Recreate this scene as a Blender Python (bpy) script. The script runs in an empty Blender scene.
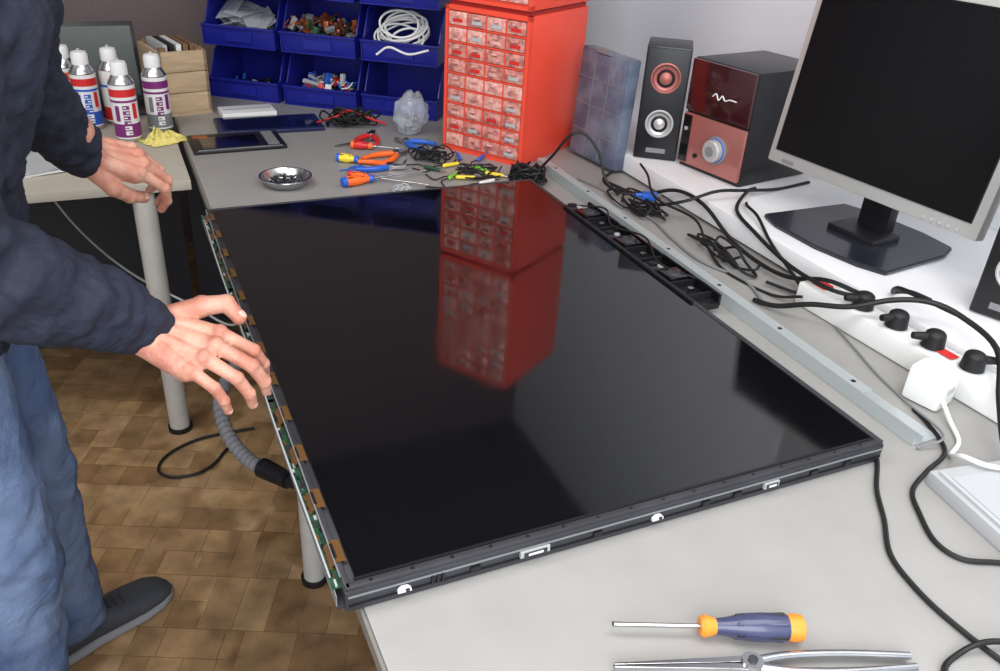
import bpy, bmesh, math, random
from mathutils import Vector, Matrix, noise, Euler
random.seed(7)
V=Vector
scn=bpy.context.scene
scn.view_settings.view_transform='Standard'
TZ=.735; SZ=.79

# ---------------------------------------------------------------- materials
def M(name,col,rough=.5,metal=0,nz=0,ns=20,bump=0,bs=80,coat=0,spec=.5,trans=0,ior=1.45,sss=0,col2=None,detail=4,stretch=None,crough=.05,alpha=1,bump2=0,bs2=12):
    m=bpy.data.materials.new(name);m.use_nodes=True
    nt=m.node_tree;b=nt.nodes["Principled BSDF"]
    def S(k,v):
        if k in b.inputs:b.inputs[k].default_value=v
    c=(col[0],col[1],col[2],1)
    S("Base Color",c);S("Roughness",rough);S("Metallic",metal);S("Specular IOR Level",spec);S("IOR",ior)
    S("Coat Weight",coat);S("Coat Roughness",crough);S("Transmission Weight",trans);S("Alpha",alpha)
    if sss: S("Subsurface Weight",sss);S("Subsurface Scale",.01);S("Subsurface Radius",(1,.4,.2))
    def coords():
        t=nt.nodes.new("ShaderNodeTexCoord")
        if stretch:
            mp=nt.nodes.new("ShaderNodeMapping");mp.inputs["Scale"].default_value=stretch
            nt.links.new(t.outputs["Object"],mp.inputs[0]);return mp.outputs[0]
        return t.outputs["Object"]
    if nz or col2:
        n=nt.nodes.new("ShaderNodeTexNoise");n.inputs["Scale"].default_value=ns;n.inputs["Detail"].default_value=detail
        nt.links.new(coords(),n.inputs["Vector"])
        r=nt.nodes.new("ShaderNodeValToRGB")
        if col2:
            a=c;d=(*col2,1);r.color_ramp.elements[0].position=.38;r.color_ramp.elements[1].position=.62
        else:
            a=tuple(x*(1-nz) for x in c[:3])+(1,);d=tuple(min(1,x*(1+nz)) for x in c[:3])+(1,)
            r.color_ramp.elements[0].position=.3;r.color_ramp.elements[1].position=.7
        r.color_ramp.elements[0].color=a;r.color_ramp.elements[1].color=d
        nt.links.new(n.outputs["Fac"],r.inputs[0]);nt.links.new(r.outputs[0],b.inputs["Base Color"])
    last=None
    for bu,sc,ds in((bump,bs,.004),(bump2,bs2,.03)):
        if bu:
            n=nt.nodes.new("ShaderNodeTexNoise");n.inputs["Scale"].default_value=sc;n.inputs["Detail"].default_value=4
            n.inputs["Distortion"].default_value=.6 if ds>.01 else 0
            nt.links.new(coords(),n.inputs["Vector"])
            bp=nt.nodes.new("ShaderNodeBump");bp.inputs["Strength"].default_value=bu;bp.inputs["Distance"].default_value=ds
            nt.links.new(n.outputs["Fac"],bp.inputs["Height"])
            if last:nt.links.new(last.outputs[0],bp.inputs["Normal"])
            last=bp
    if last:nt.links.new(last.outputs[0],b.inputs["Normal"])
    return m
def sr(r,g,b):
    f=lambda v:(v/255/12.92) if v/255<=.04045 else ((v/255+.055)/1.055)**2.4
    return (f(r),f(g),f(b))
black=M("black_plastic",sr(24,24,27),.4)
blackg=M("black_gloss",sr(12,12,14),.12,coat=.6)
rubber=M("black_rubber",sr(22,22,23),.55)
white=M("white_plastic",sr(228,228,226),.35)
offw=M("off_white_label",sr(176,176,172),.45)
silver=M("silver_paint",sr(176,175,172),.38,metal=.2)
steel=M("steel",sr(190,190,192),.25,metal=1,nz=.1)
zinc=M("zinc_sheet",sr(180,187,188),.42,metal=.35,nz=.08,ns=6,stretch=(1,.2,1))
dgrey=M("dark_chassis",sr(66,66,70),.42,metal=.4,nz=.15,ns=15)
red=M("red_steel_paint",sr(234,76,54),.4,nz=.05,ns=5)
blue=M("blue_bin_plastic",sr(26,32,132),.38,nz=.08,ns=8)
green=M("green_pcb",sr(38,78,54),.4,nz=.3,ns=60)
gold=M("amber_flex",sr(112,80,44),.35,metal=.3)
orange=M("orange_plastic",sr(240,104,36),.4)
amber=M("amber_plastic",sr(238,142,48),.4)
yellow=M("yellow_plastic",sr(232,206,60),.45)
skyblue=M("blue_plastic",sr(40,92,190),.35)
purple=M("purple_label",sr(120,40,110),.4)
copper=M("copper_wire",sr(170,92,60),.35,metal=.6)
greyp=M("grey_plastic",sr(120,122,124),.5)
lgrey=M("light_grey",sr(176,178,180),.5)
redp=M("red_label",sr(205,40,40),.4)
skin=M("skin",sr(212,160,138),.48,sss=.12,col2=sr(190,124,104),ns=26,bump=.4,bs=150)
nailm=M("nail",sr(226,178,162),.25)

# ---------------------------------------------------------------- mesh builder
class B:
    def __init__(s,name):
        s.name=name;s.bm=bmesh.new();s.mats=[]
    def add(s,tb,mat,mx=None):
        if mat not in s.mats:s.mats.append(mat)
        i=s.mats.index(mat)
        if mx is not None:bmesh.ops.transform(tb,matrix=mx,verts=tb.verts)
        bmesh.ops.recalc_face_normals(tb,faces=tb.faces)
        for f in tb.faces:f.material_index=i;f.smooth=True
        me=bpy.data.meshes.new("t");tb.to_mesh(me);tb.free();s.bm.from_mesh(me);bpy.data.meshes.remove(me)
        return s
    def box(s,c,d,mat,rot=(0,0,0),bev=0):
        tb=bmesh.new();bmesh.ops.create_cube(tb,size=1)
        for v in tb.verts:
            v.co=V((v.co.x*d[0],v.co.y*d[1],v.co.z*d[2]))
        if bev:bmesh.ops.bevel(tb,geom=tb.edges[:],offset=bev,segments=2,affect='EDGES',profile=.6)
        return s.add(tb,mat,Matrix.Translation(V(c))@Euler(rot).to_matrix().to_4x4())
    def cyl(s,p0,p1,r0,r1,mat,seg=20,caps=True):
        p0=V(p0);p1=V(p1);d=p1-p0;L=d.length
        tb=bmesh.new();bmesh.ops.create_cone(tb,cap_ends=caps,segments=seg,radius1=r0,radius2=r1,depth=L)
        q=V((0,0,1)).rotation_difference(d.normalized())
        return s.add(tb,mat,Matrix.Translation((p0+p1)/2)@q.to_matrix().to_4x4())
    def sph(s,c,r,mat,rot=(0,0,0),seg=18):
        if isinstance(r,(int,float)):r=(r,r,r)
        tb=bmesh.new();bmesh.ops.create_uvsphere(tb,u_segments=seg,v_segments=max(8,seg//2+2),radius=1)
        return s.add(tb,mat,Matrix.Translation(V(c))@Euler(rot).to_matrix().to_4x4()@Matrix.Diagonal((r[0],r[1],r[2],1)))
    def cap(s,p0,p1,r0,r1,mat,seg=16):
        s.cyl(p0,p1,r0,r1,mat,seg);s.sph(p0,r0,mat,seg=seg);s.sph(p1,r1,mat,seg=seg);return s
    def lathe(s,prof,c,mat,seg=32,mx=None):
        tb=bmesh.new();rings=[]
        for r,z in prof:
            rings.append([tb.verts.new((r*math.cos(2*math.pi*i/seg),r*math.sin(2*math.pi*i/seg),z)) for i in range(seg)] if r>1e-6 else [tb.verts.new((0,0,z))])
        for a,b in zip(rings,rings[1:]):
            for i in range(seg):
                j=(i+1)%seg
                if len(a)==1 and len(b)>1:tb.faces.new((a[0],b[i],b[j]))
                elif len(b)==1 and len(a)>1:tb.faces.new((a[i],a[j],b[0]))
                elif len(a)>1:tb.faces.new((a[i],a[j],b[j],b[i]))
        m=Matrix.Translation(V(c))
        if mx is not None:m=m@mx
        return s.add(tb,mat,m)
    def tube(s,pts,r,mat,seg=8,smooth=True,sub=6):
        P=[V(p) for p in pts]
        if smooth and len(P)>2:
            Q=[];E=[P[0]*2-P[1]]+P+[P[-1]*2-P[-2]]
            for i in range(1,len(E)-2):
                a,b,c,d=E[i-1:i+3]
                for k in range(sub):
                    t=k/sub
                    Q.append(.5*((2*b)+(c-a)*t+(2*a-5*b+4*c-d)*t*t+(3*b-a-3*c+d)*t**3))
            Q.append(P[-1]);P=Q
        tb=bmesh.new();rings=[];up=V((0,0,1))
        t0=(P[1]-P[0]).normalized()
        if abs(t0.dot(up))>.95:up=V((1,0,0))
        n=(up-t0*up.dot(t0)).normalized()
        for i,p in enumerate(P):
            t=(P[min(i+1,len(P)-1)]-P[max(i-1,0)]).normalized()
            n=(n-t*n.dot(t)).normalized();bn=t.cross(n)
            rr=r(i/(len(P)-1)) if callable(r) else r
            rings.append([tb.verts.new(p+(n*math.cos(2*math.pi*k/seg)+bn*math.sin(2*math.pi*k/seg))*rr) for k in range(seg)])
        for a,b in zip(rings,rings[1:]):
            for i in range(seg):tb.faces.new((a[i],a[(i+1)%seg],b[(i+1)%seg],b[i]))
        tb.faces.new(rings[0]);tb.faces.new(rings[-1])
        return s.add(tb,mat)
    def prism(s,outl,z0,z1,mat,mx=None,bev=0):
        tb=bmesh.new();a=[tb.verts.new((x,y,z0)) for x,y in outl];b=[tb.verts.new((x,y,z1)) for x,y in outl]
        tb.faces.new(a);tb.faces.new(b);n=len(a)
        for i in range(n):tb.faces.new((a[i],a[(i+1)%n],b[(i+1)%n],b[i]))
        if bev:bmesh.ops.bevel(tb,geom=tb.edges[:],offset=bev,segments=2,affect='EDGES')
        return s.add(tb,mat,mx)
    def done(s,loc=(0,0,0),rotz=0,rot=None,parent=None,sharp=35):
        me=bpy.data.meshes.new(s.name);s.bm.to_mesh(me);s.bm.free()
        for m in s.mats:me.materials.append(m)
        if sharp:
            me.set_sharp_from_angle(angle=math.radians(sharp))
        o=bpy.data.objects.new(s.name,me);bpy.context.collection.objects.link(o)
        o.location=loc;o.rotation_euler=rot if rot else (0,0,rotz)
        if parent:o.parent=parent
        return o
def empty(name,loc=(0,0,0)):
    e=bpy.data.objects.new(name,None);bpy.context.collection.objects.link(e);e.location=loc;e.empty_display_size=.1;return e

# ---------------------------------------------------------------- room
wallw=M("wall_white_paint",sr(234,238,244),.8,nz=.02,ns=3)
wallb=M("wall_back_paint",sr(112,98,98),.85,nz=.05,ns=3)
ceilm=M("ceiling_paint",sr(90,90,92),.9)
fl=bpy.data.materials.new("brown_linoleum_parquet");fl.use_nodes=True
nt=fl.node_tree;b=nt.nodes["Principled BSDF"];b.inputs["Roughness"].default_value=.4
tc=nt.nodes.new("ShaderNodeTexCoord");mp=nt.nodes.new("ShaderNodeMapping");mp.inputs["Rotation"].default_value=(0,0,.42)
nt.links.new(tc.outputs["Object"],mp.inputs[0])
def brick(w,h,off,c1,c2,mo,sq,sf):
    br=nt.nodes.new("ShaderNodeTexBrick");br.inputs["Scale"].default_value=1;br.offset=off;br.offset_frequency=2;br.squash=sq;br.squash_frequency=sf
    br.inputs["Brick Width"].default_value=w;br.inputs["Row Height"].default_value=h;br.inputs["Mortar Size"].default_value=mo;br.inputs["Mortar Smooth"].default_value=.7
    br.inputs["Color1"].default_value=(*c1,1);br.inputs["Color2"].default_value=(*c2,1);br.inputs["Mortar"].default_value=(*sr(112,82,54),1)
    nt.links.new(mp.outputs[0],br.inputs["Vector"]);return br
b1=brick(.125,.075,.41,sr(132,100,68),sr(174,140,100),.0012,.55,2)
b2=brick(.07,.15,.23,sr(136,104,72),sr(184,152,112),.0010,1.6,3)
ch=nt.nodes.new("ShaderNodeTexNoise");ch.inputs["Scale"].default_value=5;nt.links.new(mp.outputs[0],ch.inputs["Vector"])
cr=nt.nodes.new("ShaderNodeValToRGB");cr.color_ramp.elements[0].position=.47;cr.color_ramp.elements[1].position=.53;nt.links.new(ch.outputs["Fac"],cr.inputs[0])
mxb=nt.nodes.new("ShaderNodeMixRGB");nt.links.new(cr.outputs[0],mxb.inputs[0]);nt.links.new(b1.outputs["Color"],mxb.inputs[1]);nt.links.new(b2.outputs["Color"],mxb.inputs[2])
no=nt.nodes.new("ShaderNodeTexNoise");no.inputs["Scale"].default_value=14;no.inputs["Detail"].default_value=8;nt.links.new(mp.outputs[0],no.inputs["Vector"])
nr_=nt.nodes.new("ShaderNodeValToRGB");nr_.color_ramp.elements[0].position=.3;nr_.color_ramp.elements[0].color=(.24,.24,.24,1);nr_.color_ramp.elements[1].position=.7;nr_.color_ramp.elements[1].color=(.62,.62,.62,1)
nt.links.new(no.outputs["Fac"],nr_.inputs[0])
mx=nt.nodes.new("ShaderNodeMixRGB");mx.blend_type='OVERLAY';mx.inputs[0].default_value=.8
nt.links.new(mxb.outputs[0],mx.inputs[1]);nt.links.new(nr_.outputs[0],mx.inputs[2]);nt.links.new(mx.outputs[0],b.inputs["Base Color"])
B("floor").box((-.4,.6,-.03),(4.2,4.4,.06),fl).done()
B("wall_back").box((-.4,2.84,1.4),(4.2,.08,2.8),wallb).done()
B("wall_left").box((-2.46,.6,1.4),(.08,4.4,2.8),wallw).done()
w=B("wall_right");X=1.67
w.box((X,.6,.69),(.08,4.4,1.38),wallw);w.box((X,.6,2.5),(.08,4.4,.6),wallw)
w.box((X,-.675,1.79),(.08,1.85,.82),wallw);w.box((X,1.875,1.79),(.08,1.85,.82),wallw);w.done()
B("ceiling").box((-.4,.6,2.83),(4.2,4.4,.06),ceilm).done()
w=B("window_1")
for y in (.27,.6,.93):w.box((1.66,y,1.79),(.04,.04,.82),white,bev=.004)
for z in (1.4,2.18):w.box((1.66,.6,z),(.04,.7,.04),white,bev=.004)
for i in range(24):w.box((1.625,.6,1.42+i*.032),(.022,.66,.0015),white,rot=(0,.5,0))
w.done()

# ---------------------------------------------------------------- desks
desk=M("desk_laminate",sr(148,146,143),.42,nz=.04,ns=14,bump=.04,bs=300)
desk2=M("desk_laminate_side",sr(176,169,156),.45,nz=.05,ns=10)
edge=M("desk_edge",sr(120,116,110),.5)
legm=M("leg_paint",sr(194,192,186),.35,metal=.1,nz=.05)
panelm=M("under_desk_dark",sr(40,41,46),.6)  # colour of the dark sheets added under the desks in place of shade
d=B("workbench")
d.box((.82,.9,.7225),(1.6,3.3,.025),desk,bev=.003)
d.box((.0175,.9,.7225),(.004,3.3,.021),edge)
for x,y in ((.108,.777),(.12,-.45),(1.45,-.45),(1.45,2.3),(.12,2.2)):
    d.cyl((x,y,0.012),(x,y,.71),.024,.024,legm,24);d.cyl((x,y,0),(x,y,.014),.03,.03,black,24);d.cyl((x,y,.69),(x,y,.712),.04,.04,legm,24)
d.box((.8,2.06,.36),(1.55,.018,.70),panelm)  # added dark sheet, stands in for the shade under the bench
d.done()
d=B("side_desk")
d.box((-.82,1.86,.7225),(1.64,.83,.025),desk2,bev=.003)
d.box((-.82,1.447,.7225),(1.64,.003,.02),edge)
d.cyl((-.112,1.475,.012),(-.112,1.475,.71),.027,.027,legm,24);d.cyl((-.112,1.475,0),(-.112,1.475,.014),.032,.032,black,24)
d.cyl((-1.5,1.50,0),(-1.5,1.50,.71),.026,.026,legm,24)
d.box((-.80,2.06,.36),(1.6,.018,.70),panelm)  # dark sheet and end fins added to keep the space below shaded
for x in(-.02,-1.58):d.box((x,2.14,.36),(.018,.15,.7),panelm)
d.done()
sillm=M("sill_gloss_white",sr(226,226,228),.3,nz=.02,ns=5)
B("window_sill").box((1.357,.75,.7655),(.545,3.3,.048),sillm,bev=.006).done()

# ---------------------------------------------------------------- LCD panel
glass=M("lcd_glass",(.003,.003,.004),.06,ior=1.66,spec=.65)
nt=glass.node_tree;gb=nt.nodes["Principled BSDF"]
t=nt.nodes.new("ShaderNodeTexCoord");n=nt.nodes.new("ShaderNodeTexNoise");n.inputs["Scale"].default_value=5;n.inputs["Detail"].default_value=8;n.inputs["Distortion"].default_value=1.2
nt.links.new(t.outputs["Object"],n.inputs["Vector"])
mr=nt.nodes.new("ShaderNodeMapRange");mr.inputs[1].default_value=.4;mr.inputs[2].default_value=.75;mr.inputs[3].default_value=.04;mr.inputs[4].default_value=.12
nt.links.new(n.outputs["Fac"],mr.inputs[0]);nt.links.new(mr.outputs[0],gb.inputs["Roughness"])
n2=nt.nodes.new("ShaderNodeTexNoise");n2.inputs["Scale"].default_value=420;n2.inputs["Detail"].default_value=2;nt.links.new(t.outputs["Object"],n2.inputs["Vector"])
r2_=nt.nodes.new("ShaderNodeValToRGB");r2_.color_ramp.elements[0].position=.70;r2_.color_ramp.elements[0].color=(.003,.003,.004,1);r2_.color_ramp.elements[1].position=.80;r2_.color_ramp.elements[1].color=(.10,.10,.10,1)
nt.links.new(n2.outputs["Fac"],r2_.inputs[0]);nt.links.new(r2_.outputs[0],gb.inputs["Base Color"])
p=B("lcd_panel")
p.box((.388,.575,.7505),(.776,1.15,.029),dgrey,bev=.002)
p.box((.390,.577,.7665),(.75,1.128,.005),glass)
p.box((.388,.006,.7665),(.772,.009,.007),dgrey,bev=.0012);p.box((.388,.0135,.769),(.75,.004,.0012),black)
p.box((.388,1.146,.7665),(.772,.007,.007),dgrey,bev=.0012)
p.box((.770,.575,.7665),(.009,1.146,.008),dgrey,bev=.0012)
p.box((.004,.575,.7665),(.006,1.146,.007),dgrey,bev=.001)
p.box((.388,-.0012,.7585),(.77,.002,.0012),greyp)
p.box((.388,-.0012,.746),(.77,.002,.002),black)
for x,wd in ((.225,.038),(.575,.024)):
    p.box((x,-.002,.752),(wd,.004,.009),offw);p.box((x,-.0045,.752),(wd*.78,.002,.0055),dgrey);p.box((x,-.005,.752),(wd*.5,.002,.003),white)
for x in (.065,.395):
    p.prism([(-.008,0),(.008,0),(.0075,.004),(.0035,.0075),(-.0035,.0075),(-.0075,.004)],0,.004,white,Matrix.Translation((x,-.001,.748))@Matrix.Rotation(math.pi/2,4,'X'))
    p.cyl((x+.003,-.004,.751),(x+.003,-.0062,.751),.0025,.0025,dgrey,12)
for i in range(3):p.box((.098+i*.006,-.002,.7525),(.0025,.004,.012),black)
for x in (.15,.31,.47,.52,.65,.71):p.box((x,-.0015,.751),(.012,.003,.006),black)
for y in (.1,.3,.5,.7,.9,1.08):p.box((.777,y,.753),(.003,.03,.01),black)
for i in range(16):p.cyl((.03+i*.047,.006,.7695),(.03+i*.047,.006,.7706),.0022,.0022,black,10)
p.box((-.003,.575,.742),(.010,1.14,.006),dgrey)
p.box((-.0085,.575,.752),(.0012,1.14,.016),greyp)
for y0,y1 in ((.015,.39),(.40,.76),(.775,1.135)):
    p.box((-.005,(y0+y1)/2,.7605),(.010,y1-y0,.0016),green)
    y=y0+.006
    while y<y1-.006:
        m=random.choice([black,steel,lgrey,black,gold,dgrey,dgrey]);a=random.uniform(.002,.010)
        p.box((-.005+random.uniform(-.003,.004),y,.7622),(random.uniform(.002,.005),a,random.uniform(.001,.004)),m);y+=a+random.uniform(.001,.005)
for i in range(12):
    y=.06+i*.0945
    tb=bmesh.new()
    prof=[(-.006,.7618),(-.002,.7670),(.003,.7710),(.009,.7708),(.013,.7695)]
    rows=[[tb.verts.new((x,yy,z)) for x,z in prof] for yy in (y-.018,y-.015,y+.015,y+.018)]
    for a,c in zip(rows,rows[1:]):
        for k in range(4):tb.faces.new((a[k],a[k+1],c[k+1],c[k]))
    p.add(tb,gold)
    p.box((.002,y,.7722),(.0035,.022,.0012),black)
p.tube([(-.009,.03,.764),(-.011,.3,.7665),(-.009,.5,.764),(-.012,.8,.767),(-.008,1.1,.765)],.0012,lgrey,6)
p.tube([(.000,.02,.771),(.001,.4,.7725),(-.001,.7,.771),(.001,1.14,.772)],.001,greyp,6)
p.box((.795,.70,.753),(.07,.50,.012),black,bev=.002)
p.box((.765,.70,.765),(.006,.50,.018),black)
p.box((.828,.70,.765),(.005,.50,.022),blackg)
for i in range(9):
    y=.475+i*.056
    p.box((.797,y,.765),(.058,.004,.014),black)
    if i%3==1:p.box((.797,y+.028,.768),(.045,.045,.018),blackg,bev=.005);p.cyl((.797,y+.028,.776),(.797,y+.028,.779),.016,.012,dgrey,20)
    elif i%3==2:p.box((.79,y+.03,.764),(.03,.035,.006),dgrey);p.box((.80,y+.02,.768),(.010,.008,.006),lgrey);p.box((.79,y+.035,.769),(.016,.016,.004),black)
    else:p.cyl((.797,y+.025,.762),(.797,y+.025,.772),.006,.006,steel,12)
p.tube([(.80,.95,.77),(.83,.88,.785),(.80,.80,.78),(.82,.7,.79),(.79,.6,.78),(.83,.52,.775)],.002,rubber)
p.done()

r=B("metal_rail")
r.box((0,0,.0012),(.034,1.31,.0016),zinc);r.box((-.0165,0,.013),(.0016,1.31,.025),zinc);r.box((.017,.165,.007),(.0016,.98,.013),zinc)
r.box((-.006,.055,.0255),(.022,1.2,.0014),zinc)
r.box((.012,-.475,.0018),(.042,.36,.0016),zinc,rot=(0,0,.04));r.box((-.006,-.475,.008),(.0016,.36,.012),zinc,rot=(0,0,.04))
for i in range(7):r.cyl((-.006,-.515+i*.18,.026),(-.006,-.515+i*.18,.0268),.004,.004,black,12)
r.done((.882,.665,TZ),-.020)

# ---------------------------------------------------------------- red drawer cabinet (two stacked)
drawm=M("drawer_clear_plastic",sr(220,150,138),.18,col2=sr(160,94,88),ns=55,coat=.4)
drawm2=M("drawer_clear_plastic_b",sr(206,130,118),.18,col2=sr(228,180,170),ns=70,coat=.4)
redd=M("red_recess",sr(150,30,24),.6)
c=B("drawer_cabinet")
W,D,H=.264,.30,.385
for k in range(2):
    z0=k*(H+.012)
    c.box((W/2,D/2+.006,z0+H/2),(W,D-.012,H),red,bev=.004)
    c.box((W/2,.006,z0+H-.006),(W,.014,.012),red);c.box((W/2,.006,z0+.006),(W,.014,.012),red)
    for x in(.005,W-.005):c.box((x,.006,z0+H/2),(.01,.014,H),red)
    nr,nc=9,4
    cw=(W-.02)/nc;rh=(H-.024)/nr
    for i in range(nr):
        c.box((W/2,.005,z0+.012+i*rh),(W-.02,.012,.004),red)
        for j in range(nc):
            x=.01+cw*(j+.5);z=z0+.012+rh*(i+.5)
            c.box((x,.004,z),(cw-.005,.012,rh-.007),random.choice([drawm,drawm2,drawm]),bev=.0015)
            c.box((x,-.005,z+rh*.2),(.016,.008,.004),drawm2)
            c.box((x,-.0025,z-rh*.12),(cw*.5,.0015,rh*.22),random.choice([lgrey,drawm,drawm2,redp]))
    for j in range(1,nc):c.box((.01+cw*j,.004,z0+H/2),(.004,.01,H-.02),red)
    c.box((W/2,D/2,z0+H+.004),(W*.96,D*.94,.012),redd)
c.done((.694,1.553,TZ),math.atan2(-.845,.534))

# ---------------------------------------------------------------- blue bins
bb=B("storage_bin_rack");W,D,H=.25,.24,.158
def binmesh(b,x0,z0,mat):
    t=.004
    b.box((x0+W/2,D/2,z0+t/2),(W-.008,D,t),mat)
    b.box((x0+W/2,D-t/2,z0+H/2),(W-.008,t,H-.006),mat)
    b.box((x0+W/2,t/2+.002,z0+.03),(W-.008,t,.06),mat,rot=(.12,0,0),bev=.0015)
    b.box((x0+W/2,-.004,z0+.06),(W-.004,.012,.006),mat,bev=.002)
    for xs in(x0+.006,x0+W-.006):
        o=[(0,0),(D,0),(D,H-.006),(.085,H-.006),(.06,H-.02),(.02,.066),(-.004,.06)]
        mxx=Matrix.Translation((xs-t/2,0,z0))@Matrix(((0,0,1,0),(1,0,0,0),(0,1,0,0),(0,0,0,1)))
        b.prism(o,0,t,mat,mxx)
    b.box((x0+W/2,.16,z0+H-.004),(W-.004,.16,.005),mat)
    b.box((x0+W/2,-.002,z0+.03),(.09,.003,.028),blue)
for row in range(3):
    for col in range(3):binmesh(bb,.013+col*.262,row*.163,blue)
bb.box((.4,.25,.25),(.8,.012,.5),M("rack_panel",sr(30,34,90),.5))
bb.done((.134,2.266,TZ),math.atan2(-.587,.81))
e1=V((.81,-.587,0));e2=V((.587,.81,0));A0=V((.134,2.266,TZ))
def binp(u,v,z):return A0+e1*u+e2*v+V((0,0,z))
def pile(name,u0,u1,v0,v1,z,n,mats,sz=.012,hmax=.05):
    b=B(name)
    for i in range(n):
        q=binp(random.uniform(u0,u1),random.uniform(v0,v1),z+random.uniform(0,hmax));m=random.choice(mats);s=random.uniform(.5,1.4)*sz
        if random.random()<.4:b.box(q,(s*2,s,s*.8),m,rot=(random.random()*3,random.random()*3,random.random()*3),bev=s*.1)
        elif random.random()<.5:
            a0=random.random()*6;pts=[q+V((math.cos(a0+k)*s*1.3,math.sin(a0+k)*s*1.3,math.sin(k*2+a0)*s*.5)) for k in range(6)];b.tube(pts,s*.12,m,6,sub=3)
        else:
            dv=V((random.uniform(-1,1),random.uniform(-1,1),random.uniform(-.4,.6))).normalized()*s*1.6
            b.cyl(q-dv,q+dv,s*.35,s*.35,m,10)
    b.done()
brownc=M("brown_coil",sr(110,60,40),.5)
pile("component_pile",.30,.50,.03,.17,.18,150,[copper,copper,green,black,brownc,greyp,copper],.016,.07)
pile("component_pile",.32,.46,.03,.16,.025,50,[redp,white,skyblue,black,lgrey,greyp],.018,.05)
pile("component_pile",.05,.22,.05,.17,.02,16,[black,greyp,skyblue],.012,.02)
bagm=M("clear_bag",(.55,.58,.62),.15,ior=1.3,bump=.8,bs=60,alpha=.45)
bagc=M("clear_blister",(.62,.66,.7),.1,ior=1.3,alpha=.32,coat=.5)
b=B("plastic_bag_stack")
for i in range(14):b.box(binp(.13+random.uniform(-.06,.06),.09+random.uniform(-.03,.03),.185+i*.006),(.10,.07,.004),bagm,rot=(random.uniform(-.7,.7),random.uniform(-.5,.5),random.random()*2),bev=.0015)
b.done()
b=B("white_cable_coil")
for k in range(9):
    c0=binp(.655+random.uniform(-.02,.02),.06+random.uniform(-.03,.03),.225+k*.006);rr=random.uniform(.05,.08);t2=random.uniform(-.5,.5)
    b.tube([c0+e1*math.cos(a*.524)*rr+e2*math.sin(a*.524)*rr*.6+V((0,0,math.sin(a*.524+t2)*.033)) for a in range(13)],.0034,white,8)
b.tube([binp(.60,-.03,.19),binp(.64,-.03,.215),binp(.70,-.03,.2),binp(.76,-.02,.215)],.0035,white)
b.done()

# ---------------------------------------------------------------- spray cans
def can(x,y,band,rot):
    b=B("spray_can");r=.033
    b.lathe([(0,0),(r-.002,0),(r,.003),(r,.012)],(0,0,0),steel)
    b.lathe([(r,.012),(r,.152)],(0,0,0),white);b.lathe([(r+.0004,.016),(r+.0004,.052)],(0,0,0),band[0]);b.lathe([(r+.0004,.122),(r+.0004,.142)],(0,0,0),band[1])
    b.lathe([(r+.0006,.108),(r+.0006,.114)],(0,0,0),band[2])
    b.lathe([(r,.152),(r+.001,.155),(r-.003,.162),(.022,.174),(.0215,.176)],(0,0,0),steel)
    b.lathe([(.0215,.174),(.0215,.2),(.019,.208),(.008,.211),(0,.211)],(0,0,0),white)
    b.cyl((0,0,.208),(0,0,.216),.005,.004,lgrey,12)
    for i in range(6):
        z=.028+i*.0135
        b.box((0,-r-.0006,z),(.017,.0012,.010),band[2] if i>1 else white);b.box((.003*(-1)**i,-r-.0014,z),(.008,.0012,.003),white if i>1 else band[0])
    b.box((.021,-r*.82,.085),(.010,.002,.04),band[1],rot=(0,0,.65));b.box((-.021,-r*.82,.08),(.010,.002,.04),band[0],rot=(0,0,-.65))
    b.done((x,y,TZ),rot)
can(-.208,1.952,(skyblue,redp,skyblue),.1);can(-.117,1.813,(purple,redp,purple),.05);can(-.03,1.891,(greyp,purple,purple),.1);can(-.135,1.99,(redp,white,skyblue),.4);can(-.255,2.04,(greyp,orange,skyblue),.3)
wood=M("plywood",sr(180,156,124),.6,nz=.15,ns=12,stretch=(1,8,8));woodd=M("wood_dark",sr(120,92,68),.7)
b=B("wooden_crate")
b.box((0,0,.006),(.14,.2,.012),wood)
for y in(-.095,.095):
    for k in range(3):b.box((0,y,.0365+k*.06),(.14,.01,.058),wood,bev=.001)
for x in(-.065,.065):
    for k in range(3):b.box((x,0,.0365+k*.06),(.01,.2,.058),wood,bev=.001)
for x in(-.052,.052):
    for y in(-.083,.083):b.box((x,y,.1),(.018,.015,.19),woodd)
for i in range(5):b.box((-.04+i*.02,0,.12),(.014,.15,.16),random.choice([wood,woodd,white,lgrey,black]))
b.done((.040,2.13,TZ),.22)
b=B("laptop")
dgb=M("dark_green_screen",sr(34,50,44),.2,nz=.2,ns=30)
b.box((0,0,.118),(.25,.010,.235),black,rot=(-.35,0,0),bev=.003)
b.box((0,-.0055,.121),(.23,.002,.205),dgb,rot=(-.35,0,0))
b.box((0,-.0058,.0135),(.20,.002,.01),greyp,rot=(-.35,0,0))
b.box((0,-.115,.008),(.25,.15,.014),dgrey,bev=.003)
for i in range(4):
    for j in range(10):b.box((-.108+j*.024,-.075-i*.022,.0158),(.019,.017,.002),black)
b.done((-.175,2.24,TZ),.05)
b=B("parts_cup");b.lathe([(0,0),(.035,0),(.042,.10),(.039,.10),(.033,.004),(0,.004)],(0,0,0),M("cup_grey",sr(190,180,176),.4))
for i in range(6):b.cyl((random.uniform(-.015,.015),random.uniform(-.015,.015),.01),(random.uniform(-.04,.04),random.uniform(-.04,.04),.16),.004,.004,random.choice([redp,skyblue,yellow,black,white]),10)
b.done((-.32,1.90,TZ))
b=B("paper_stack")
for i in range(5):b.box((random.uniform(-.006,.006),random.uniform(-.006,.006),.002+i*.003),(.2,.14,.0025),random.choice([white,lgrey]),rot=(0,0,random.uniform(-.1,.1)))
b.done((-.38,1.62,TZ),.3)
b=B("cleaning_cloth");tb=bmesh.new();n=30
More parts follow.
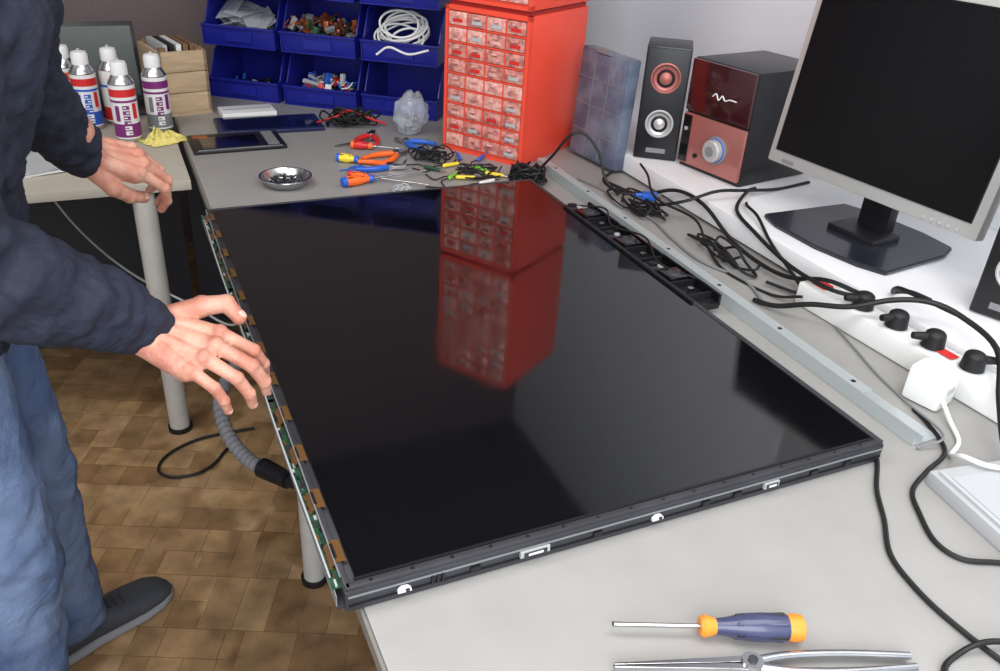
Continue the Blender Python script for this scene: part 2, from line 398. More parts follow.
g=[[tb.verts.new(((i/n-.5)*.11+.012*noise.noise(V((i*.2,j*.2,9))),(j/n-.5)*.085+.012*noise.noise(V((i*.2,j*.2,5))),.002+.036*max(0,1-((i/n-.5)**2+(j/n-.5)**2)*4)*(.3+abs(noise.noise(V((i*.13,j*.13,3))))*1.7))) for j in range(n+1)] for i in range(n+1)]
for i in range(n):
    for j in range(n):tb.faces.new((g[i][j],g[i+1][j],g[i+1][j+1],g[i][j+1]))
b.add(tb,M("yellow_cloth",sr(222,208,120),.9,bump=.4,bs=200));b.done((-.032,1.785,TZ),.5,sharp=0)

# ---------------------------------------------------------------- phones, tablet, box
b=B("tablet_back_cover");b.box((0,0,.005),(.245,.155,.010),black,bev=.004);b.box((-.02,-.01,.0105),(.15,.1,.001),blackg);b.box((.09,0,.011),(.03,.12,.003),greyp)
b.box((-.09,.05,.011),(.04,.02,.003),copper);b.box((0,-.074,.0105),(.22,.004,.002),greyp);b.done((.15,1.715,TZ),.02)
b=B("tablet_computer");b.box((0,0,.006),(.30,.155,.011),M("navy_case",sr(28,34,72),.3),bev=.004);b.box((0,0,.0118),(.27,.13,.001),M("navy_glass",sr(20,26,60),.1));b.done((.265,1.865,TZ),-.03)
b=B("white_carton");b.box((0,0,.010),(.16,.09,.020),white,bev=.002);b.box((0,0,.0205),(.14,.015,.001),lgrey);b.done((.225,1.995,TZ),.04)
b=B("metal_dish")
b.lathe([(0,.001),(.042,.001),(.052,.008),(.060,.022),(.0635,.023),(.063,.025),(.059,.0245),(.050,.010),(.041,.004),(0,.004)],(0,0,0),steel,48)
for i in range(90):
    a=random.random()*6.28;q=random.random()**.5*.042
    x,y=q*math.cos(a),q*math.sin(a);z=.006+random.random()*.008
    dv=V((random.uniform(-1,1),random.uniform(-1,1),random.uniform(-.3,.3))).normalized()*.004
    b.cyl(V((x,y,z))-dv,V((x,y,z))+dv,.0012,.0012,random.choice([steel,black,dgrey,greyp]),6);b.cyl(V((x,y,z))+dv,V((x,y,z))+dv*1.3,.0028,.0028,random.choice([dgrey,black]),8)
b.done((.211,1.353,TZ))

# ---------------------------------------------------------------- hand tools
def screwdriver(p0,p1,hl,hr,sr_,m1,m2,name="screwdriver"):
    p0=V((*p0,TZ));p1=V((*p1,TZ));L=(p1-p0).length;b=B(name)
    R=Matrix(((0,0,1,0),(0,1,0,0),(-1,0,0,0),(0,0,0,1)))
    sh=L-hl
    b.cyl((0,0,hr),(sh,0,hr),sr_,sr_,steel,14);b.box((.004,0,hr),(.012,sr_*2.2,sr_*.8),steel)
    b.lathe([(0,0),(hr*.62,0),(hr*.78,.004),(hr*.7,.010),(hr*.55,hl*.15)],(sh,0,hr),m2,24,R)
    b.lathe([(hr*.55,hl*.15),(hr*.62,hl*.24),(hr*.92,hl*.42),(hr,hl*.6),(hr*.9,hl*.84)],(sh,0,hr),m1,24,R)
    b.lathe([(hr*.9,hl*.84),(hr*.97,hl*.9),(hr*.9,hl*.98),(hr*.6,hl),(0,hl)],(sh,0,hr),m2,24,R)
    for k in range(6):
        a=k*1.047;b.cap((sh+hl*.35,hr*.78*math.cos(a),hr+hr*.78*math.sin(a)),(sh+hl*.8,hr*.91*math.cos(a),hr+hr*.91*math.sin(a)),hr*.12,hr*.14,black if k%2 else m1,8)
    b.done(p0,math.atan2(p1.y-p0.y,p1.x-p0.x))
greyblue=M("grey_blue_grip",sr(62,66,96),.3,coat=.3)
screwdriver((.257,-.129),(.447,-.208),.113,.0155,.0026,greyblue,amber)
screwdriver((.565,1.335),(.335,1.30),.085,.013,.0025,orange,skyblue)
screwdriver((.56,1.53),(.44,1.60),.06,.012,.002,redp,orange)
screwdriver((.47,1.43),(.375,1.50),.06,.012,.002,yellow,skyblue)
screwdriver((.54,1.24),(.37,1.37),.07,.009,.002,orange,redp)
def pliers(name,loc,rz,L,m1,m2,open_=.16,s=1):
    b=B(name)
    for sg in(1,-1):
        b.prism([(0,-.002*sg),(L*.32,-.001*sg),(L*.32,.003*sg),(L*.12,.010*sg),(0,.010*sg)][::sg],.005,.014,steel,Matrix.Rotation(sg*open_*.3,4,'Z'),bev=.001)
        pts=[(0,0,.0095),(-L*.12,-.010*sg-open_*.02*sg,.0095),(-L*.35,-(.016+open_*.08)*sg,.0095),(-L*.66,-(.012+open_*.12)*sg,.0095)]
        b.tube(pts,lambda t:.005+.003*math.sin(min(1,t*1.2)*3.0),m1 if sg>0 else m2,10)
    b.cyl((0,0,.002),(0,0,.017),.011,.011,steel,20);b.cyl((0,0,.017),(0,0,.019),.005,.005,black,12)
    b.done((loc[0],loc[1],TZ),rz)
pliers("pliers",(.54,1.50),.5,.15,orange,orange)
pliers("wire_cutters",(.49,1.40),-.35,.13,skyblue,orange)
pliers("pliers",(.52,1.68),1.1,.14,redp,redp)
pliers("wire_cutters",(.60,1.60),2.2,.12,skyblue,skyblue)
b=B("tweezers")
for sg in(1,-1):b.tube([(0,.0008*sg,.004),(.05,.005*sg,.005),(.10,.004*sg,.005),(.125,0,.005)],.0018,steel,6)
b.done((.40,1.62,TZ),.2)
b=B("long_nose_pliers");
for sg in (1,-1):
    b.prism([(0,.0005*sg),(.12,.001*sg),(.15,.002*sg),(.15,.010*sg),(.12,.007*sg),(0,.0028*sg)],.005,.013,steel,bev=.0008)
    b.tube([(.15,.004*sg,.009),(.19,.010*sg,.009),(.25,.011*sg,.009),(.32,.007*sg,.009)],lambda t:.0052-.001*t,steel,12)
b.cyl((.145,0,.002),(.145,0,.016),.011,.011,steel,24);b.cyl((.145,0,.016),(.145,0,.018),.005,.005,dgrey,14)
b.done((.232,-.172,TZ),math.atan2(-.11,.30))

def cable(name,pts,r,mat,seg=8):
    return B(name).tube(pts,r,mat,seg).done()
lime=M("lime_plastic",sr(120,190,60),.4)
for (x,y,a,m) in ((.598,1.354,-.9,green),(.66,1.27,-.3,yellow),(.70,1.23,.3,white),(.72,1.32,-1.0,lime),(.66,1.38,.2,yellow),(.76,1.42,.8,skyblue),(.63,1.30,.8,lime),(.74,1.27,-.7,yellow),(.70,1.45,1.4,skyblue)):
    b=B("test_clip");b.cap((-.03,0,.008),(.012,0,.008),.0055,.0045,m,12);b.cyl((.012,0,.008),(.034,0,.006),.003,.0012,steel,10)
    b.tube([(-.03,0,.008),(-.06,.01,.006),(-.09,-.01,.004),(-.11,.03,.004)],.0018,rubber,6);b.done((x,y,TZ),a)
def tangle(name,cx,cy,rx,ry,n,r,mat,zh=.03,turns=3,z0=TZ):
    b=B(name)
    for k in range(n):
        ph=random.random()*6.28;pts=[];ox,oy=random.uniform(-.3,.3)*rx,random.uniform(-.3,.3)*ry;sc=random.uniform(.5,1)
        for i in range(int(turns*8)):
            a=ph+i*.785;q=sc*(.7+.3*math.sin(i*1.3+k))
            pts.append((cx+ox+rx*q*math.cos(a),cy+oy+ry*q*math.sin(a),z0+r+abs(math.sin(i*.9+k))*zh*(.3+.7*random.random())))
        b.tube(pts,r,mat,7)
    b.done()
tangle("cable_bundle",.50,1.83,.075,.05,5,.0028,rubber,.05)
tangle("cable_bundle",.80,1.225,.045,.06,6,.0032,rubber,.045)
tangle("cable_bundle",.72,1.30,.07,.05,3,.002,rubber,.02,2)
tangle("cable_bundle",.47,1.235,.035,.035,4,.0014,lgrey,.012)
tangle("cable_bundle",.62,1.46,.06,.05,4,.0022,rubber,.03)
tangle("cable_bundle",.98,.95,.045,.13,3,.0028,rubber,.03,2)
tangle("cable_bundle",.99,.66,.045,.13,2,.003,rubber,.03,2)
tangle("cable_bundle",.40,1.40,.05,.04,2,.0016,skyblue,.012,1.5)
b=B("red_test_lead");b.tube([(.40,1.84,.745),(.45,1.80,.77),(.50,1.84,.775),(.55,1.80,.76),(.60,1.79,.742)],.003,redp);b.done()
b=B("plastic_bag");tb=bmesh.new();bmesh.ops.create_icosphere(tb,subdivisions=4,radius=1)
for v in tb.verts:
    k=1+.22*noise.noise(v.co*2.2)+.12*noise.noise(v.co*6);v.co=V((v.co.x*.05*k,v.co.y*.035*k,max(-.060,v.co.z*.062*k)))
b.add(tb,bagc,Matrix.Translation((0,0,.062)))
for i in range(14):b.box((random.uniform(-.025,.025),random.uniform(-.015,.015),.012+random.random()*.05),(.016,.009,.007),random.choice([greyp,lgrey,dgrey,steel]),rot=(random.random()*3,random.random()*3,0))
b.done((.645,1.69,TZ),sharp=0)
b=B("vga_connector");b.box((0,0,.012),(.035,.028,.016),skyblue,bev=.003);b.box((.022,0,.012),(.012,.022,.01),steel);b.cyl((-.017,0,.012),(-.04,0,.011),.006,.004,skyblue,12)
b.tube([(-.035,0,.011),(-.08,.02,.008),(-.12,.10,.006),(-.10,.18,.006)],.004,rubber);b.done((1.02,.985,TZ+.012),-.6)

# ---------------------------------------------------------------- organizer
orgm=M("smoky_grey_organizer",sr(128,138,158),.2,trans=.25,ior=1.3,col2=sr(96,104,124),ns=14)
b=B("compartment_organizer")
b.box((0,0,.15),(.21,.038,.29),orgm,bev=.006);b.box((0,-.020,.15),(.195,.004,.275),orgm,bev=.001)
for i in range(1,4):b.box((0,-.0225,.01+i*.07),(.195,.002,.002),greyp)
for i in range(1,3):b.box((-.098+i*.066,-.0225,.15),(.002,.002,.27),greyp)
b.box((0,-.02,.297),(.05,.015,.012),greyp)
b.done((1.056,1.315,TZ+.003),rot=(-.05,0,math.atan2(-1,.10)))

# ---------------------------------------------------------------- speakers
blkwood=M("black_vinyl",sr(20,19,23),.4,coat=.15)
dred=M("dark_red_gloss",sr(54,16,20),.12,coat=.7)
cop=M("copper_panel",sr(168,104,98),.25,metal=.35,coat=.4)
cone_r=M("cone_copper",sr(176,104,98),.4,metal=.3);cone_s=M("cone_silver",sr(205,200,198),.3,metal=.5)
RX=Matrix.Rotation(math.pi/2,4,'X')
def speaker(loc,rz):
    b=B("bookshelf_speaker");W,D,H=.112,.13,.285
    b.box((0,D/2,H/2),(W,D,H),blkwood,bev=.004);b.box((0,-.003,H/2),(W-.006,.008,H-.008),black,bev=.003)
    for z,r,m in((.21,.036,cone_r),(.095,.034,cone_s)):
        b.lathe([(r+.002,0),(r+.002,.003),(r-.001,.005),(r-.004,.003),(r-.005,.001)],(0,-.006,z),lgrey if m is cone_s else cone_r,36,RX)
        b.lathe([(r-.006,.002),(r*.45,-.003),(r*.4,.004),(r*.2,.008),(0,.009)],(0,-.008,z),m,36,RX)
        b.lathe([(r*.62,.001),(r*.56,.004),(r*.5,.001)],(0,-.009,z),black,30,RX)
    b.box((0,-.008,.025),(.05,.002,.012),greyp)
    b.done(loc,rz)
speaker((1.138,1.155,SZ),-.62);speaker((1.236,.183,SZ),-1.2)
b=B("subwoofer");W,D,H=.205,.25,.272
b.box((W/2,D/2,H/2),(W,D,H),blkwood,bev=.004);b.box((W/2,-.004,.207),(W-.004,.012,.126),dred,bev=.004);b.box((W/2,-.004,.075),(W-.004,.012,.128),cop,bev=.004)
b.box((.018,-.011,.075),(.026,.003,.118),blackg)
b.lathe([(.034,0),(.034,.006),(.030,.008),(.028,.007)],(.125,-.009,.072),greyp,40,RX)
b.lathe([(.030,.006),(.029,.010),(.027,.010)],(.125,-.009,.072),skyblue,40,RX)
b.lathe([(.028,.004),(.027,.022),(.023,.025),(0,.025)],(.125,-.009,.072),silver,40,RX)
b.lathe([(.012,0),(.012,.003),(0,.003)],(.125,-.034,.072),greyp,24,RX)
b.tube([(.085,-.012,.195),(.095,-.012,.203),(.105,-.012,.190),(.115,-.012,.202),(.125,-.012,.193),(.14,-.012,.198),(.16,-.012,.198)],.0016,white,6)
b.cyl((.06,-.010,.04),(.06,-.014,.04),.006,.006,black,16);b.cyl((.018,-.012,.1),(.018,-.015,.1),.005,.005,silver,14)
b.done((1.182,1.105,SZ),math.atan2(-.985,.173))

# ---------------------------------------------------------------- monitor
mon=empty("computer_monitor",(1.230,.555,SZ));mon.rotation_euler=(0,0,math.atan2(-.995,.105))
scr=M("monitor_screen_black",sr(10,10,12),.25,spec=.4)
b=B("display");W,H=.520,.41
b.box((0,.018,H/2),(W,.03,H),silver,bev=.006);b.box((0,.045,H/2),(W*.8,.03,H*.75),silver,bev=.012)
b.box((0,.0015,H/2+.004),(W-.038,.004,H-.050),black);b.box((0,.0,H/2+.004),(W-.042,.003,H-.054),scr)
for i in range(5):b.cyl((W/2-.04-i*.018,.001,.010),(W/2-.04-i*.018,-.001,.010),.003,.003,lgrey,12)
b.box((-.2,.0015,.011),(.03,.003,.006),greyp)
b.done((0,0,.102),rot=(-.13,0,0),parent=mon)
b=B("stand")
out=[(-.175,-.065),(-.12,-.088),(0,-.098),(.10,-.09),(.155,-.07),(.15,.12),(.13,.175),(.05,.19),(-.08,.185),(-.15,.17)]
b.prism(out,0,.010,M("dark_blue_black_base",sr(34,36,46),.25,coat=.3),bev=.003)
b.box((0,.085,.08),(.075,.03,.15),black,bev=.008);b.cyl((-.05,.06,.125),(.05,.06,.125),.02,.02,black,24);b.box((0,.05,.014),(.12,.09,.018),black,bev=.006)
b.done(parent=mon)

# ---------------------------------------------------------------- power strip
ps=B("power_strip")
ps.box((0,0,.024),(.058,.56,.046),white,bev=.007)
ps.box((0,.245,.049),(.024,.03,.006),redp,bev=.002);ps.box((0,.205,.048),(.05,.035,.002),white)
for i in range(6):
    y=.15-i*.075;ps.cyl((0,y,.047),(0,y,.0485),.021,.021,lgrey,28);ps.cyl((0,y,.0485),(0,y,.049),.018,.018,greyp,28)
ps.box((0,-.03,.050),(.02,.03,.001),redp)
def plug(b,x,y,dx,dy):
    b.cyl((x,y,.048),(x,y,.07),.019,.017,rubber,20);b.sph((x,y,.07),(.017,.017,.010),rubber)
    b.cyl((x,y,.066),(x+dx*.035,y+dy*.035,.068),.009,.006,rubber,12)
plug(ps,0,.15,-1,.4);plug(ps,0,.075,-1,.2);plug(ps,0,-.075,.7,-.6);plug(ps,0,.0,-1,.5)
ps.done((1.048,.165,TZ),.05)
b=B("wall_adapter");b.box((0,0,.032),(.055,.06,.06),white,bev=.007);b.box((0,-.031,.035),(.02,.002,.01),lgrey);b.done((.975,.095,TZ),.25)
gs=B("steel_enclosure");gs.box((.12,-.14,.011),(.24,.28,.022),lgrey,bev=.003);gs.box((.12,-.14,.0225),(.2,.24,.001),lgrey);gs.box((.01,-.14,.024),(.006,.26,.006),lgrey)
gs.done((.80,-.06,TZ),-.15)

Tz=TZ+.004;Sz=SZ+.004
pc="power_cable"
cable(pc,[(1.00,1.15,Tz),(1.035,1.05,Tz),(1.07,.954,.78),(1.061,.83,.79),(1.045,.70,.76),(1.04,.60,.75),(1.035,.50,.76),(1.03,.40,.80),(1.05,.33,.80)],.0045,rubber)
cable(pc,[(1.25,.88,Sz),(1.19,.84,Sz+.01),(1.10,.76,Sz+.005),(1.07,.66,.79),(1.05,.55,.78),(1.02,.45,.79),(1.01,.36,.80),(1.04,.31,.805)],.0042,rubber)
cable(pc,[(1.42,.88,Sz),(1.30,.86,Sz),(1.18,.84,Sz+.015),(1.10,.84,Sz+.02),(1.03,.86,.79),(1.0,.93,.76),(1.02,1.03,.75)],.004,rubber)
cable(pc,[(1.16,.80,Sz),(1.13,.76,Sz+.01),(1.11,.70,Sz+.01),(1.07,.60,.785),(1.06,.50,.75),(1.03,.46,.745),(1.00,.52,.745)],.0035,rubber)
cable(pc,[(.93,.47,.74),(.94,.42,.75),(.96,.36,.78),(.99,.30,.80),(1.04,.26,.825),(1.08,.22,.835),(1.10,.17,.83),(1.08,.08,.82),(1.0,-.0,.79),(.93,-.08,.76),(.88,-.16,.764),(.86,-.25,.764),(.85,-.34,.764)],.005,rubber)
cable(pc,[(.785,.04,.745),(.775,.004,Tz),(.72,-.05,Tz),(.681,-.101,Tz),(.640,-.15,Tz),(.625,-.2,Tz),(.622,-.254,Tz),(.632,-.33,Tz),(.66,-.42,Tz)],.0034,rubber)
cable(pc,[(.93,.08,Tz),(.918,.04,Tz),(.885,-.02,Tz),(.82,-.045,Tz),(.765,-.07,Tz),(.735,-.11,Tz),(.712,-.155,Tz),(.72,-.19,Tz),(.765,-.215,Tz),(.79,-.25,Tz)],.0034,rubber)
cable(pc,[(1.008,.33,Tz),(.98,.25,Tz),(.955,.18,Tz),(.935,.10,Tz),(.90,-.0,.75),(.85,.00,Tz)],.002,greyp)
cable(pc,[(.97,.07,.76),(.95,.03,.745),(.925,-.01,Tz),(.885,-.03,Tz),(.862,-.06,.765),(.88,-.09,.765),(.93,-.12,.765)],.0035,white)
cable(pc,[(.54,-.34,Tz),(.558,-.302,Tz),(.591,-.291,Tz),(.623,-.296,.75),(.68,-.31,Tz)],.0034,rubber)
cable(pc,[(.86,1.28,Tz),(.87,1.22,.80),(.89,1.18,.86),(.92,1.16,.87),(.95,1.13,.83),(.96,1.10,.77),(.98,1.06,Tz)],.0035,rubber)
cable(pc,[(1.06,1.10,.80),(1.03,1.02,.80),(1.00,.93,.775),(1.02,.80,.77),(.985,.70,.75),(.96,.60,Tz),(.98,.48,Tz),(1.0,.42,.76)],.003,rubber)
cable(pc,[(.94,1.2,Tz),(.96,1.1,Tz),(.94,1.0,Tz),(.97,.9,Tz),(.95,.78,Tz),(.94,.66,Tz),(.97,.55,Tz),(.94,.45,Tz)],.003,greyp)
cable(pc,[(1.10,.17,.83),(1.09,.25,.83),(1.10,.3,.82),(1.13,.33,Sz),(1.16,.32,Sz),(1.17,.28,Sz)],.0045,rubber)
cable("hanging_cable",[(-.40,1.98,.66),(-.30,1.85,.5),(-.18,1.62,.44),(-.04,1.40,.42),(.03,1.25,.43),(.06,1.15,.5)],.003,lgrey)
cable("floor_cable",[(.02,1.36,.006),(-.012,1.319,.006),(-.05,1.27,.006),(-.10,1.245,.006),(-.16,1.255,.006),(-.185,1.30,.006),(-.15,1.36,.006),(-.06,1.40,.006),(.08,1.40,.006)],.004,rubber)
hz=M("hose_grey",sr(128,128,132),.45)
b=B("vacuum_hose");hp=[(.10,1.16,.52),(.04,1.08,.45),(-.03,.96,.42),(-.035,.85,.40),(-.01,.76,.39),(.03,.68,.40)]
b.tube(hp,lambda t:.014+.0012*math.sin(t*190),hz,16,sub=26);b.cyl((.012,.715,.395),(.05,.65,.403),.020,.017,black,24);b.cyl((.05,.65,.403),(.075,.60,.42),.013,.013,black,20);b.done()

# ---------------------------------------------------------------- person
per=empty("person",(-.40,.6,0))
def org(name,build,mats,vox,sm=6,disp=None,parent=per):
    b=B(name);build(b);o=b.done((-V(per.location)),sharp=0,parent=parent)
    r=o.modifiers.new("r","REMESH");r.mode='VOXEL';r.voxel_size=vox;r.use_smooth_shade=True
    s=o.modifiers.new("s","SMOOTH");s.factor=.6;s.iterations=sm
    if disp:
        for k,(st,sz) in enumerate(disp):
            t=bpy.data.textures.new(name+"t%d"%k,'CLOUDS');t.noise_scale=sz;t.noise_depth=2
            d=o.modifiers.new("d%d"%k,"DISPLACE");d.texture=t;d.strength=st;d.mid_level=.5;d.texture_coords='LOCAL'
    return o
navy=M("navy_jacket_cloth",sr(32,37,53),.8,nz=.12,ns=9,bump=.3,bs=180,bump2=.6,bs2=9)
denim=M("blue_denim",sr(104,122,152),.85,col2=sr(68,86,120),ns=7,bump=.35,bs=350,bump2=.5,bs2=10)
def ring(b,c,d,r,w,m):
    c=V(c);d=V(d).normalized();a=d.orthogonal().normalized();e=d.cross(a)
    b.tube([c+(a*math.cos(t*.5236)+e*math.sin(t*.5236))*r+d*(.010*math.sin(t*1.047+r*90)) for t in range(13)],w,m,8,sub=2)
def jacket(b):
    m=navy
    for dy in(-.085,.085):
        b.cap((-.43,.61+dy,.93),(-.40,.60+dy,1.08),.135,.13,m,24);b.cap((-.40,.60+dy,1.08),(-.32,.575+dy*1.1,1.27),.13,.125,m,24)
    b.cap((-.25,.75,1.33),(-.30,.39,1.34),.075,.075,m,20)
    b.cap((-.27,.57,1.38),(-.22,.57,1.45),.075,.062,m,20)
    b.cap((-.31,.385,1.33),(-.35,.37,1.04),.078,.072,m,20);b.cap((-.35,.37,1.04),(-.235,.425,.945),.074,.062,m,20);b.cap((-.235,.425,.945),(-.158,.460,.880),.060,.043,m,20)
    b.cap((-.25,.75,1.33),(-.285,.85,1.13),.078,.068,m,20);b.cap((-.285,.85,1.13),(-.215,.985,.965),.068,.046,m,20)
    A,Bq=V((-.35,.37,1.04)),V((-.158,.46,.880))
    for t,r,w in((.1,.070,.010),(.28,.066,.011),(.43,.060,.009),(.6,.056,.009),(.75,.050,.008),(.98,.041,.007)):ring(b,A.lerp(Bq,t),Bq-A+V((.03*math.sin(t*20),.04*math.cos(t*15),0)),r,w,m)
    A,Bq=V((-.285,.85,1.13)),V((-.215,.985,.965))
    for t,r,w in((0.,.064,.009),(.3,.058,.009),(.6,.052,.008),(.98,.043,.007)):ring(b,A.lerp(Bq,t),Bq-A+V((.03*math.sin(t*20),.03,0)),r,w,m)
org("jacket",jacket,[navy],.0065,4,[(.024,.055),(.010,.022)])
def jeans(b):
    m=denim
    b.sph((-.43,.60,.93),(.14,.185,.12),m,seg=28)
    for hy,hx,k,a in((.685,-.415,(-.380,.72,.50),(-.385,.762,.10)),(.50,-.42,(-.40,.485,.50),(-.44,.465,.10))):
        b.cap((hx,hy,.86),k,.098,.076,m,24);b.cap(k,a,.076,.064,m,24)
        k=V(k);a=V(a);h=V((hx,hy,.86))
        for t in(.45,.6,.72,.83,.92,.99):ring(b,k.lerp(a,t),a-k+V((.1*math.sin(t*30),.08*math.cos(t*22),0)),.064,.008,m)
        for t in(.75,.87,.97,1.0):ring(b,h.lerp(k,t),k-h+V((.1*math.sin(t*30),.1*math.cos(t*22),0)),.076,.008,m)
org("jeans",jeans,[denim],.008,4,[(.016,.06),(.005,.02)])
shoe=M("shoe_dark_mesh",sr(62,64,70),.8,bump=.5,bs=400);sole=M("shoe_sole",sr(130,130,132),.6)
def mkshoe(heel,toe):
    h=V(heel);t=V(toe);L=(t-h).length;b=B("shoe")
    secs=[(0,.028,.075),(.06,.036,.088),(.2,.038,.098),(.38,.037,.088),(.55,.041,.066),(.72,.046,.054),(.86,.042,.046),(.95,.03,.036),(1.0,.012,.022)]
    def loft(scale_w,zlo,zf,mat):
        tb=bmesh.new();rings=[]
        for u,w,hh in secs:
            R=[]
            for k in range(20):
                a=2*math.pi*k/20;cx=math.cos(a);sy=math.sin(a)
                y=w*scale_w*math.copysign(abs(cx)**.7,cx);z=zlo+(zf(hh)-zlo)*(.5+.5*math.copysign(abs(sy)**.75,sy))
                R.append(tb.verts.new((u*L,y,z)))
            rings.append(R)
        for a,c in zip(rings,rings[1:]):
            for k in range(20):tb.faces.new((a[k],a[(k+1)%20],c[(k+1)%20],c[k]))
        tb.faces.new(rings[0]);tb.faces.new(rings[-1]);b.add(tb,mat)
    loft(1,.012,lambda x:x,shoe);loft(1.1,0,lambda x:.024,sole)
    for i in range(5):b.tube([(L*(.42+i*.05),-.02,.083-i*.006),(L*(.42+i*.05),0,.09-i*.006),(L*(.44+i*.05),.02,.083-i*.006)],.0025,dgrey,6)
    b.done(V((h.x,h.y,0))-V(per.location),math.atan2(t.y-h.y,t.x-h.x),parent=per)
mkshoe((-.455,.728),(-.195,.862));mkshoe((-.51,.44),(-.25,.50))
def hand(name,wrist,xd,zh,side,curl,spread,thumb,forearm,sc=1.0):
    x=V(xd).normalized();z=V(zh);z=(z-x*z.dot(x)).normalized();y=z.cross(x)
    W=V(wrist)
    def T(q):return W+(x*q[0]+y*(q[1]*side)+z*q[2])*sc
    mcp=[(.088,.027,.002),(.092,.006,.005),(.087,-.015,.003),(.078,-.034,-.003)]
    ln=[(.044,.027,.022),(.048,.031,.023),(.044,.029,.022),(.034,.022,.020)]
    rad=[.0096,.0098,.0092,.0082]
    nails=[]
    def build(b):
        m=skin
        def cap(a,c,r0,r1,mm,s=14):b.cap(a,c,r0*sc,r1*sc,mm,s)
        cap(W+V(forearm),T((-.005,0,0)),.031,.027,m,18)
        cap(T((-.005,.008,0)),T((.02,.014,0)),.022,.021,m,16);cap(T((-.005,-.008,0)),T((.02,-.012,0)),.022,.020,m,16)
        for i,q in enumerate(mcp):
            cap(T((.012,q[1]*.55,-.002)),T((q[0]-.004,q[1],q[2]-.004)),.0175,.0125,m,14)
            cap(T((.03,q[1]*.7,-.008)),T((q[0]-.008,q[1],q[2]-.010)),.014,.011,m,14)
            cap(T((.035,q[1]*.62,.012)),T((q[0],q[1],q[2]+.004)),.0035,.0045,m,8)
        # finger webs close the palm between the knuckles
        for q,w in zip(mcp,mcp[1:]):
            cap(T((q[0]-.004,q[1],q[2]-.006)),T((w[0]-.002,w[1],w[2]-.006)),.010,.010,m,12)
        cap(T((.02,-.018,-.010)),T((.065,-.032,-.010)),.015,.012,m,14)
        for i,q in enumerate(mcp):
            P=V(q);ang=0;sp=spread[i]
            b.sph(T(P+V((-.002,0,.0015))),rad[i]*1.18*sc,m)
            for j in range(3):
                ang+=curl[i][j];d=V((math.cos(ang)*math.cos(sp),math.cos(ang)*math.sin(sp),-math.sin(ang)))
                Q=P+d*ln[i][j];r0=rad[i]*(1-.07*j);r1=rad[i]*(1-.07*(j+1)-(.08 if j==2 else 0))
                cap(T(P),T(Q),r0,r1,m,14)
                if j<2:b.sph(T(Q),r1*1.10*sc,m)
                if j==2:
                    up=V((math.sin(ang)*math.cos(sp),math.sin(ang)*math.sin(sp),math.cos(ang)));nails.append((T(Q-d*.001+up*r1*.80),(T(d)-T((0,0,0))).normalized(),(T(up)-T((0,0,0))).normalized(),r1*sc))
                P=Q
        tp=[V(q) for q in thumb];tr=[.019,.0135,.0115,.0092]
        for j in range(3):
            cap(T(tp[j]),T(tp[j+1]),tr[j],tr[j+1],m,14)
            b.sph(T(tp[j+1]),tr[j+1]*1.08*sc,m)
        cap(T((.02,.01,-.006)),T(tp[0]*.4+tp[1]*.6),.017,.014,m,14)
        cap(T((.05,.012,-.006)),T(tp[0]*.4+tp[1]*.6),.012,.011,m,14)
        d=(tp[3]-tp[2]).normalized();up=V((0,.5,.86));up=(up-d*up.dot(d)).normalized()
        nails.append((T(tp[3]-d*.001+up*.0075),(T(d)-T((0,0,0))).normalized(),(T(up)-T((0,0,0))).normalized(),.010*sc))
    org(name,build,[skin],.0021,3)
    b=B("nails")
    for c,d,u,r in nails:
        tb=bmesh.new();bmesh.ops.create_uvsphere(tb,u_segments=14,v_segments=8,radius=1)
        s=u.cross(d).normalized();mxx=Matrix(((d.x*r*.75,s.x*r*.62,u.x*r*.22,c.x),(d.y*r*.75,s.y*r*.62,u.y*r*.22,c.y),(d.z*r*.75,s.z*r*.62,u.z*r*.22,c.z),(0,0,0,1)))
        b.add(tb,nailm,mxx)
    b.done(-V(per.location),parent=per,sharp=0)
hand("right_hand",(-.155,.466,.870),(.131,-.078,-.042),(.10,-.46,.87),1,
     [(.36,.68,.42),(.34,.64,.42),(.34,.60,.40),(.36,.55,.38)],[.07,.01,-.06,-.15],
     [(.022,.026,-.004),(.050,.056,.004),(.076,.068,.010),(.097,.060,.002)],(-.05,-.028,.045),1.12)
hand("left_hand",(-.210,1.0,.960),(.125,.01,-.044),(.2,-.42,.88),-1,
     [(.45,.75,.5),(.55,.8,.5),(.6,.85,.5),(.65,.9,.5)],[.05,.0,-.05,-.12],
     [(.022,.022,-.012),(.052,.042,-.026),(.080,.036,-.042),(.104,.022,-.052)],(-.005,-.05,.05),1.16)
def head(b):
    m=skin
    b.sph((-.175,.57,1.60),(.098,.078,.115),m,rot=(0,.35,0),seg=28);b.cap((-.22,.57,1.42),(-.19,.57,1.52),.055,.055,m,20)
    b.sph((-.125,.57,1.535),(.055,.058,.06),m,rot=(0,.35,0));b.cap((-.083,.57,1.60),(-.072,.57,1.565),.009,.015,m,12)
    b.cap((-.092,.53,1.612),(-.092,.61,1.612),.016,.016,m,12);b.cap((-.078,.55,1.525),(-.078,.59,1.525),.009,.009,m,12)
    for s in(1,-1):b.sph((-.18,.57+s*.080,1.585),(.02,.008,.032),m)
org("head",head,[skin],.005,5)
hair=M("dark_hair",sr(52,44,40),.7,bump=.9,bs=150,stretch=(1,1,6))
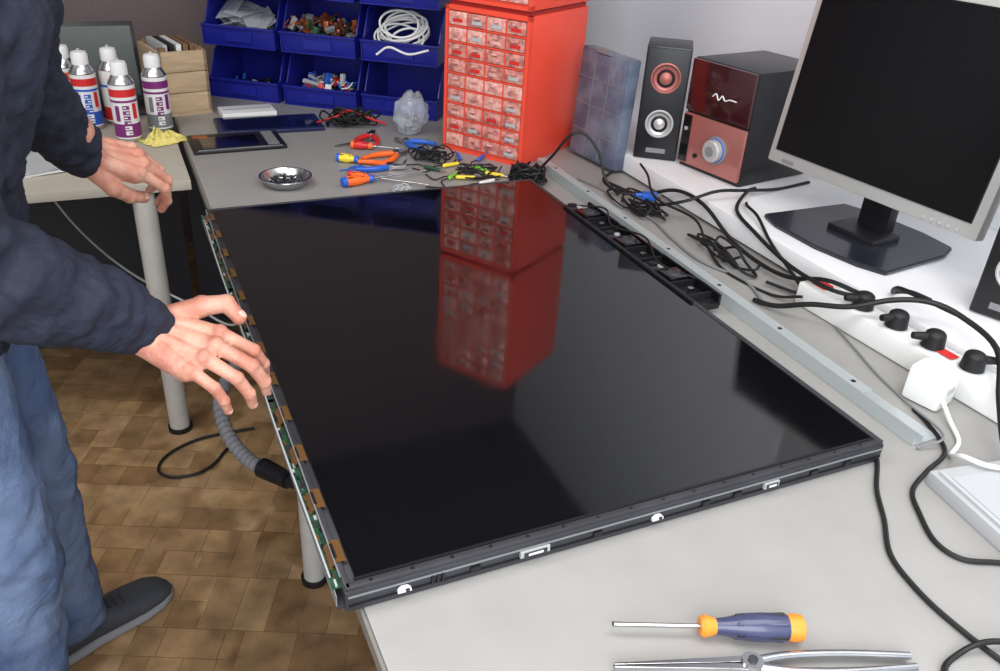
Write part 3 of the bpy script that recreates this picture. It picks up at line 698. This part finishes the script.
def hairf(b):
    b.sph((-.195,.57,1.625),(.100,.085,.108),hair,rot=(0,.35,0),seg=28)
org("hair",hairf,[hair],.006,3,[(.006,.02)])
eyew=M("eye_white",sr(230,228,224),.2);iris=M("iris",sr(70,50,36),.2)
b=B("eyes")
for s in(1,-1):b.sph((-.090,.57+s*.03,1.590),.012,eyew);b.sph((-.0795,.57+s*.03,1.588),.005,iris)
b.done(-V(per.location),parent=per)

# ---------------------------------------------------------------- lights
def area(name,loc,rot,sx,sy,pw,col):
    l=bpy.data.lights.new(name,'AREA');l.shape='RECTANGLE';l.size=sx;l.size_y=sy;l.energy=pw;l.color=col
    o=bpy.data.objects.new(name,l);bpy.context.collection.objects.link(o);o.location=loc;o.rotation_euler=rot
area("ceiling_lamp",(.5,-.4,2.76),(0,0,0),1.8,1.2,36,(1,.98,.95))
area("ceiling_lamp",(-.9,.7,2.76),(0,0,0),1.2,.8,29,(1,.97,.93))
area("front_fill",(-.3,-1.45,1.9),(math.radians(78),0,math.radians(-38)),1.8,1.5,56,(.95,.975,1))  # added fill lamp with no window behind it, aimed to brighten the right wall
wd=bpy.data.worlds.new("world");scn.world=wd;wd.use_nodes=True
wd.node_tree.nodes["Background"].inputs[0].default_value=(.80,.87,1,1);wd.node_tree.nodes["Background"].inputs[1].default_value=1.1

# ---------------------------------------------------------------- camera
yaw,pitch,roll,f=0.4497,0.5141,0.064,837.5
cy,sy=math.cos(yaw),math.sin(yaw)
fw=V((math.cos(pitch)*sy,math.cos(pitch)*cy,-math.sin(pitch)));rt=V((cy,-sy,0));up=rt.cross(fw)
c,s=math.cos(roll),math.sin(roll);r2=rt*c+up*s;u2=up*c-rt*s
cd=bpy.data.cameras.new("camera");co=bpy.data.objects.new("camera",cd);bpy.context.collection.objects.link(co)
co.matrix_world=Matrix(((r2.x,u2.x,-fw.x,-.1439),(r2.y,u2.y,-fw.y,-.6355),(r2.z,u2.z,-fw.z,1.4505),(0,0,0,1)))
cd.lens=f*36/1000;cd.sensor_width=36;cd.clip_start=.02;scn.camera=co
